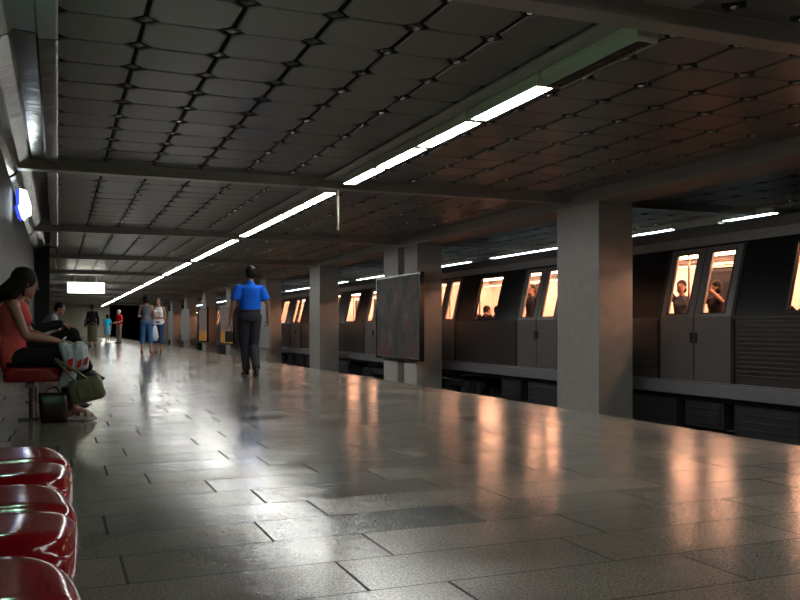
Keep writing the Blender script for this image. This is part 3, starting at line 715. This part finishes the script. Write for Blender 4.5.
    # ---- top garment
    if top:
        kind, tm = top; b = MB(); g = .013*s
        torso(b, g, low=False)
        dn = (P['pelvis']-P['waist']).normalized()
        if kind != 'tucked':
            u, v = frame3(-dn, hlat); b.loft([b.ering(P['waist'], u, v, (.135 if not female else .125)*s+g, .098*s+g, 20), b.ering(P['pelvis'], u, v, hipw*s+g*1.5, .118*s+g*1.5, 20), b.ering(P['pelvis']+dn*(.06*s if 'hiR' in P else 0), u, v, hipw*s+g*1.6, .122*s+g*1.6, 20)])
        else:
            u, v = frame3(-dn, hlat); b.loft([b.ering(P['waist'].lerp(P['chest'], .95), u, v, .150*s+g*.6, .105*s+g*.6, 20), b.ering(P['waist'].lerp(P['chest'], .4), u, v, .155*s+g*.8, .110*s+g, 20), b.ering(P['waist'].lerp(P['pelvis'], .25), u, v, .158*s+g, .117*s+g, 20), b.ering(P['waist'].lerp(P['pelvis'], .6), u, v, hipw*s+.4*g, .115*s+g*.6, 20)])
        for S in 'RL':
            sh, el, wr = P['sh'+S], P['el'+S], P['wr'+S]
            if kind in ('tee', 'tucked'):
                fl = .016*s if kind == 'tucked' else .012*s
                b.capsule(sh, sh.lerp(el, .25), .056*s*f+g, .052*s*f+g+fl*.6); dd = (el-sh).normalized(); uu = dd.orthogonal().normalized()
                b.loft([b.ering(sh.lerp(el, .1), uu, dd.cross(uu), .053*s*f+g, .053*s*f+g), b.ering(sh.lerp(el, .72), uu, dd.cross(uu), .046*s*f+g+fl, .046*s*f+g+fl)])
            elif kind == 'long':
                b.capsule(sh, el, .055*s*f+g, .044*s*f+g); b.capsule(el, wr, .044*s*f+g, .030*s*f+g)
        if kind in ('tee', 'tucked', 'long'):
            b.capsule(P['chest'].lerp(P['neck'], .8), P['neck'], .07*s, .062*s*f)
        if kind == 'tucked':
            d = (P['neck']-P['chest']).normalized(); uu, vv = frame3(d, lat); b.loft([b.ering(P['neck']-d*.02*s, uu, vv, .075*s, .075*s), b.ering(P['neck']+d*.03*s, uu, vv, .066*s, .068*s)])
        b.fuse('shirt' if kind != 'tank' else 'sleeveless_top', tm, r, vox, 7, .7)
    # ---- bottom garment
    if bottom:
        kind, bm_ = bottom; b = MB(); g = .014*s
        u, v = frame3(P['waist']-P['pelvis'], hlat)
        b.loft([b.ering(P['waist'].lerp(P['pelvis'], .45), u, v, (.148 if not female else .138)*s+g*.6, .112*s+g*.6, 20), b.ering(P['pelvis'], u, v, hipw*s+g, .126*s+g, 20), b.ering(P['pelvis']-(P['waist']-P['pelvis']).normalized()*.085*s, u, v, hipw*s*.92+g, .115*s+g, 20)])
        buttocks(b, g)
        if kind == 'trousers':
            for S in 'RL':
                leg(b, S, g, 0, .955, .006*s)
                hp, kn, an = P['hi'+S], P['kn'+S], P['an'+S]; d = (an-kn).normalized(); uu = d.orthogonal().normalized()
                b.loft([b.ering(kn, uu, d.cross(uu), .070*s, .070*s), b.ering(kn.lerp(an, .98), uu, d.cross(uu), .066*s, .066*s)])
        elif kind == 'capri':
            for S in 'RL':
                hp, kn, an = P['hi'+S], P['kn'+S], P['an'+S]; leg(b, S, g, 0, .5); d = (an-kn).normalized(); uu = d.orthogonal().normalized()
                b.capsule(kn, kn.lerp(an, .1), .056*s+g, .056*s+g)
                b.loft([b.ering(kn, uu, d.cross(uu), .074*s, .074*s), b.ering(kn.lerp(an, .45), uu, d.cross(uu), .077*s, .077*s)])
        elif kind in ('skirt', 'longskirt'):
            e = .42 if kind == 'longskirt' else .02
            kR, kL = P['knR'].lerp(P['anR'], e*1.6), P['knL'].lerp(P['anL'], e*1.6); mid = (kR+kL)/2; top_ = P['pelvis']
            wd = (kR-kL).length/2+.085*s
            rr = []
            for t in (0, .25, .5, .75, 1.):
                c = top_.lerp(mid, t); n = 22; k = hipw*s+g+(wd-hipw*s)*t; kd = .12*s+g+(.02*s)*t
                u2, v2 = frame3(top_-mid, hlat); rr.append([c+u2*(k*math.cos(2*PI*j/n))+v2*((kd+.006*s*t*math.sin(j*3))*math.sin(2*PI*j/n)) for j in range(n)])
            b.loft(rr)
        b.fuse('trousers' if kind in ('trousers', 'capri') else 'skirt', bm_, r, vox, 4)
        if kind == 'trousers' and top and top[0] == 'tucked':
            c = P['waist'].lerp(P['pelvis'], .50); b = MB(); d = (P['waist']-P['pelvis']).normalized()
            b.loft([b.ering(c-d*.02*s, u, v, .158*s+g, .118*s+g, 24), b.ering(c+d*.02*s, u, v, .156*s+g, .116*s+g, 24)]); b.build('belt', M_leather, r, smooth=False, bevel=.004)
    # ---- shoes
    if shoe:
        kind, sm = shoe
        for S in 'RL':
            an, to = P['an'+S], P['to'+S]; b = MB(); dd = V((to.x-an.x, to.y-an.y, 0)).normalized(); q = V((0,0,1)).cross(dd)
            pitch_ = (to-an); hz = an.z-.085*s
            def gp(t, z): # along the sole, t from heel (0) to toe (1); z above the sole
                base = V((an.x, an.y, 0))-dd*.055*s; base.z = hz; tip = V((to.x, to.y, 0))+dd*.045*s; tip.z = to.z-.03*s
                return base.lerp(tip, t)+V((0,0,z*s))
            if kind == 'shoe':
                b.capsule(gp(.12, .035), gp(.55, .035), .040*s, .043*s, 14, .8, lat=q); b.capsule(gp(.5, .032), gp(.88, .030), .045*s, .034*s, 14, .68, lat=q); b.capsule(an.lerp(to, .1)-V((0,0,.012*s)), an.lerp(to, .5)-V((0,0,.010*s)), .043*s, .040*s); b.capsule(an.lerp(to, .4), to, .041*s, .032*s); hl = an+(an-to).normalized()*.045*s; hl.z = to.z+.012*s if abs(an.z-to.z) < .12*s else hl.z-.03*s; b.capsule(an-V((0,0,.01*s)), hl, .041*s, .036*s)
                o = b.fuse('shoe', sm, r, vox*.8, 2)
            else:
                rs = []
                for zz in (.0, .022): rs.append([gp(t, zz)+q*(w_*s) for t, w_ in ((.02, .022), (.3, .034), (.7, .046), (.93, .032), (1, 0), (.93, -.032), (.7, -.046), (.3, -.034), (.02, -.022))])
                b.loft(rs); b.fuse if 0 else None
                for t in (.72, .5):
                    b.loft([[gp(t-.06, .02)+q*(.047*s*math.cos(a))+V((0,0,.058*s*math.sin(a)+.0)) for a in [PI*k/8 for k in range(9)]], [gp(t+.06, .02)+q*(.047*s*math.cos(a))+V((0,0,.050*s*math.sin(a))) for a in [PI*k/8 for k in range(9)]]])
                b.build('sandal', sm, r, smooth=False)
    return r

# man walking away in the blue shirt
person('man in royal blue shirt and charcoal trousers walking away down the platform', (2.83, 13.42, 0), .06, 1.77,
    dict(knL=(-.065, .10, .50), anL=(-.015, .14, .09), toL=(-.03, .30, .03), knR=(.075, .03, .49), anR=(.035, -.24, .13), toR=(.045, -.10, .03),
         pelvis=(0,0,.95), hiR=(.09,-.01,.93), hiL=(-.09,.01,.93), head=(.012,.02,1.625), elR=(.275,-.05,1.13), wrR=(.29,-.01,.90), elL=(-.28,-.03,1.13), wrL=(-.30,.06,.91), shR=(.185,0,1.375), shL=(-.185,0,1.375)),
    ('tucked', M_blue), ('trousers', M_char), ('short', M_hairbk), ('shoe', M_leather), M_skin2, vox=.009, curl=.75)
r = empty('wrist_pouch', (2.50, 13.44, .72)); tag(r, 'small black pouch in the left hand of the man in blue', 'pouch')
MB().box(-.06, .06, -.025, .025, -.17, .0).build('case', M_leather, r, bevel=.015); MB().path([(-.04, 0, 0), (-.03, 0, .06), (0, 0, .09), (.03, 0, .06), (.04, 0, 0)], .006).build('wrist_strap', M_leather, r)

# seated women (local +Y points to world +X after the turn)
SIT = dict(pelvis=(0,-.02,.56), waist=(0,-.02,.70), chest=(0,.03,.88), neck=(0,.075,1.05), head=(0,.14,1.19), shR=(.165,.05,.985), shL=(-.165,.05,.985),
    hiR=(.09,.02,.53), hiL=(-.09,.02,.53), knR=(.09,.43,.52), knL=(-.08,.43,.52), anR=(.08,.46,.11), anL=(-.08,.44,.11), toR=(.09,.60,.05), toL=(-.09,.58,.05))
w1 = dict(SIT); w1.update(chest=(0,-.0,.87), neck=(0,.03,1.025), head=(0,.09,1.155), shR=(.175,.01,.965), shL=(-.165,.01,.965), elR=(.22,.10,.72), wrR=(.09,.345,.67), elL=(-.20,.12,.74), wrL=(-.04,.36,.66), face=(-.25,.95,-.22), hdR=(-.1,.9,-.15), pnR=(-.2,-.2,-1), hdL=(.1,.9,-.15), pnL=(.2,-.2,-1))
person('woman with long dark hair in salmon sleeveless top seated nearest on the red seats', (-.34, 7.62, -.01), -PI/2, 1.75, w1,
    ('tank', M_salmon), ('capri', M_blackc), ('long', M_hairbr), ('sandal', M_sandal), M_skin2, vox=.008, female=True, curl=.9)
w2 = dict(SIT); w2.update(pelvis=(0,-.05,.56), waist=(0,-.08,.70), chest=(0,-.06,.87), neck=(0,-.03,1.01), shR=(.155,-.04,.95), shL=(-.155,-.04,.95), knR=(.05,.46,.72), anR=(-.10,.60,.38), toR=(-.12,.72,.30), elR=(.19,.12,.76), wrR=(.08,.36,.82), elL=(-.19,.12,.76), wrL=(-.02,.34,.82), head=(0,.03,1.13), face=(0,.98,-.12), hdR=(-.4,.8,-.1), pnR=(0,-.2,-1), hdL=(.5,.8,-.1), pnL=(0,-.2,-1))
person('woman in black with crossed legs seated behind the woman in salmon', (-.34, 8.35, 0), -PI/2, 1.72, w2,
    ('long', M_blackc), ('trousers', M_blackc), ('tail', M_hairbr), ('shoe', M_leather), M_skin2, vox=.010, female=True, curl=.9)
w3 = dict(SIT); w3.update(elR=(.22,.20,.78), wrR=(.10,.42,.62), elL=(-.22,.20,.78), wrL=(-.08,.42,.62), chest=(0,.10,.87), neck=(0,.20,1.02), head=(0,.28,1.14), shR=(.18,.16,.97), shL=(-.18,.16,.97), waist=(0,.02,.70), face=(.2,.95,-.3))
person('man in pale shirt seated leaning forward on the distant red seats', (-.25, 17.3, 0), -PI/2, 1.75, w3,
    ('tee', M_greyw), ('trousers', M_char), ('short', M_hairbk), ('shoe', M_leather), M_skin2, vox=.011, curl=.9)
# two women talking
person('woman in grey sleeveless top and blue denim capris standing with her back turned', (2.42, 26.1, 0), -.15, 1.75,
    dict(elR=(.23,.03,1.15), wrR=(.14,.24,1.22), elL=(-.22,.02,1.12), wrL=(-.15,.22,1.12), anR=(.13,-.02,.085), anL=(-.12,.02,.085), knR=(.12,.02,.5), knL=(-.11,.03,.5), toR=(.17,.12,.03), toL=(-.15,.17,.03), face=(.35,1,-.05)),
    ('tank', M_grey), ('capri', M_jean), ('bob', M_hairbk), ('shoe', M_brownl), M_skin, vox=.012, female=True)
person('woman in white sleeveless top with folded arm facing the woman in grey', (2.84, 26.7, 0), PI*.86, 1.70,
    dict(elR=(.20,.03,1.13), wrR=(.02,.17,1.12), elL=(-.21,-.02,1.12), wrL=(-.05,.18,1.10), anR=(.07,0,.085), anL=(-.07,0,.085), knR=(.08,.02,.5), knL=(-.08,.02,.5)),
    ('tank', M_white), ('capri', M_djean), ('tail', M_hairbr), ('shoe', M_brownl), M_skin, vox=.012, female=True)
r = empty('shopping_bag', (2.70, 26.42, .66)); tag(r, 'white bag hanging between the two standing women', 'bag')
b = MB(); b.loft([b.ering((0,0,-.28), V((1,0,0)), V((0,1,0)), .06, .04), b.ering((0.01,0,-.15), V((1,0,0)), V((0,1,0)), .11, .06), b.ering((-.01,0,.05), V((1,0,0)), V((0,1,0)), .08, .05), b.ering((0,0,.18), V((1,0,0)), V((0,1,0)), .035, .03)]); b.build('bag_body', M_white, r, smooth=True)
MB().path([(-.02,0,.17), (-.03,.0,.34), (0,.0,.44), (.03,0,.34), (.02,0,.17)], .008).build('handle', M_white, r)
# farther people
person('woman in black top and long olive skirt walking away left of the hanging sign', (1.29, 36.5, 0), .1, 1.74,
    dict(elR=(.22,.0,1.13), wrR=(.24,.06,.90)), ('long', M_blackc), ('longskirt', M_olive), ('tail', M_hairbr), ('shoe', M_leather), M_skin, vox=.014, female=True)
r = empty('shoulder_bag', (1.02, 36.5, .95)); tag(r, 'dark bag at the hip of the woman in the olive skirt', 'bag')
MB().box(-.04, .04, -.15, .15, -.14, .14).build('bag_body', M_leather, r, bevel=.03); MB().path([(0, -.12, .13), (.08, -.05, .40), (.13, 0, .52), (.08, .05, .40), (0, .12, .13)], .01).build('strap', M_leather, r)
person('person in cyan top and pale blue skirt walking away beside the man in red', (2.45, 48.0, 0), 0, 1.50,
    dict(anR=(.06,0,.085), anL=(-.06,0,.085)), ('tee', M_cyan), ('skirt', M_lblue), ('bob', M_hairbr), ('shoe', M_sandal), M_skin, vox=.014, female=True)
person('white haired man in red shirt and khaki trousers standing with bent arm', (2.80, 44.2, 0), 2.1, 1.70,
    dict(elR=(.23,-.02,1.13), wrR=(.10,.25,1.05), elL=(-.23,-.02,1.13), wrL=(-.10,.25,1.05), anR=(.13,0,.085), anL=(-.13,0,.085)), ('tee', M_red), ('trousers', M_khaki), ('short', M_hairwh), ('shoe', M_leather), M_skin, vox=.014)

# passengers in the train
def rider(lb, x, y, rz, h, top, hair, pose=None, female=False):
    person(lb, (x, y, .0), rz, h, pose, ('tee', top), ('trousers', M_char), (hair, M_hairbk), ('shoe', M_leather), M_skin2, vox=.014, female=female, group='train passengers')
UP = dict(elR=(.24,.06,1.62), wrR=(.16,.10,1.84), hdR=(0,0,1))
rider('standing passenger with raised arm behind the left leaf of the near train door', XT+.8, 11.1, 2.2, 1.55, M_char, 'bob', dict(elR=(.26,.06,1.58), wrR=(.20,.10,1.80), hdR=(0,0,1)), True)
rider('passenger with bent arm behind the right leaf of the near train door', XT+.7, 10.2, 1.2, 1.50, M_blackc, 'bob', dict(elR=(.36,.04,1.36), wrR=(.16,.12,1.52), elL=(-.36,.04,1.36), wrL=(-.16,.12,1.52)), True)
SITT = {k: ((v[0], v[1], v[2]+.02) if k != 'face' else v) for k, v in SIT.items()}
rider('seated passenger seen in the train window at the right edge', XT+.34, 8.30, -PI/2, 1.66, M_blackc, 'short', dict(SITT))
rider('left of two seated passengers with backs to the window between door and poster', XT+.34, 17.22, -PI/2, 1.70, M_blackc, 'short', dict(SITT))
rider('right of two seated passengers with backs to the window between door and poster', XT+.34, 16.70, -PI/2, 1.68, M_char, 'short', dict(SITT))
rider('standing passenger behind the left leaf of the train door left of the near column', XT+.8, 15.8, 1.8, 1.72, M_char, 'short', UP)
rider('standing passenger in pale shirt behind the train door beside the near column', XT+1.1, 14.6, 1.5, 1.66, M_white, 'bob', None, True)

# ---------------------------------------------------------------- bags by the seated women
r = empty('plastic_bag', (.10, 7.42, .62)); tag(r, 'white plastic carrier bag with red print hanging from the seated woman\'s hand', 'bag')
b = MB(); rnd = random.Random(5)
def lobe(b, rows, ry):
    rs = []
    for z, x0, x1, k in rows:
        rs.append([((x0+x1)/2+(x1-x0)/2*math.cos(2*PI*j/20)*(1+rnd.uniform(-.09, .09)), ry*k*math.sin(2*PI*j/20)*(1+rnd.uniform(-.15, .15)), z+rnd.uniform(-.006, .006)) for j in range(20)])
    b.loft(rs)
lobe(b, [(-.335, -.07, -.03, .2), (-.32, -.10, .0, .6), (-.25, -.085, .04, .9), (-.15, -.05, .06, 1), (-.05, -.09, .05, .9), (.02, -.10, .0, .6), (.035, -.07, -.03, .2)], .065)
lobe(b, [(-.20, .03, .09, .3), (-.18, .0, .13, .8), (-.10, -.02, .145, 1), (.0, .0, .125, .9), (.04, .03, .09, .4)], .075)
b.fuse('bag_body', M_bag, r, .007, 1)
b = MB()
for x0, x1, z0, z1 in ((-.045, .005, -.215, -.09), (.035, .07, -.185, -.10), (.09, .12, -.16, -.08)):
    b.loft([[(x0, -.078, z0), (x1, -.076, z0+.02), (x1+.01, -.080, z1), (x0+.012, -.082, z1-.02)], [(x0, -.03, z0), (x1, -.03, z0+.02), (x1+.01, -.03, z1), (x0+.012, -.03, z1-.02)]])
b.build('red_print', M_redprint, r)
MB().path([(-.05, -.02, .02), (-.06, -.02, .06), (-.04, 0, .075)], .008).build('handle', M_bag, r)
r = empty('handbag', (.235, 7.36, .17)); r.rotation_euler = (0, -.22, 0); tag(r, 'olive handbag with long straps hanging in front of the seated woman', 'bag')
b = MB(); rs = []
for dy, k in ((-.085, .80), (-.075, .93), (-.05, 1.), (.05, 1.), (.075, .93), (.085, .80)):
    rs.append([(x*k*(1.04-.25*(z+.1)), dy, z*k+.10) for x, z in rrect(.135, .095, .05)])
b.loft(rs); b.build('bag_body', M_obag, r, smooth=True)
MB().box(-.07, .04, -.098, -.08, .04, .14).build('front_pocket', M_obag, r, bevel=.012)
MB().box(-.10, .10, -.05, .05, .19, .20).build('zip_top', M_leather, r, bevel=.004)
for dy in (-.055, .05): MB().path([(-.06, dy, .18), (-.10, dy, .26), (-.155, dy*.8, .36), (-.175, dy*.5, .40), (-.11, dy*.8, .34), (-.02, dy, .24), (.03, dy, .18)], .010).build('strap', M_obag, r)
r = empty('tote_bag', (-.03, 7.52, 0)); tag(r, 'dark brown tote bag standing on the floor under the red seats', 'bag')
b = MB(); b.loft([[(x, y, 0) for x, y in rrect(.10, .07, .04)], [(x, y, .10) for x, y in rrect(.11, .08, .045)], [(x-.01, y, .22) for x, y in rrect(.11, .06, .04)], [(x-.02, y, .24) for x, y in rrect(.10, .02, .015)]]); b.build('bag_body', mat('dark_tote', (.035, .012, .010), .4), r, smooth=True)
MB().path([(-.07, -.03, .22), (-.05, -.03, .27), (0, -.03, .29), (.03, -.03, .27), (.05, -.03, .22)], .007).build('handle', M_leather, r)
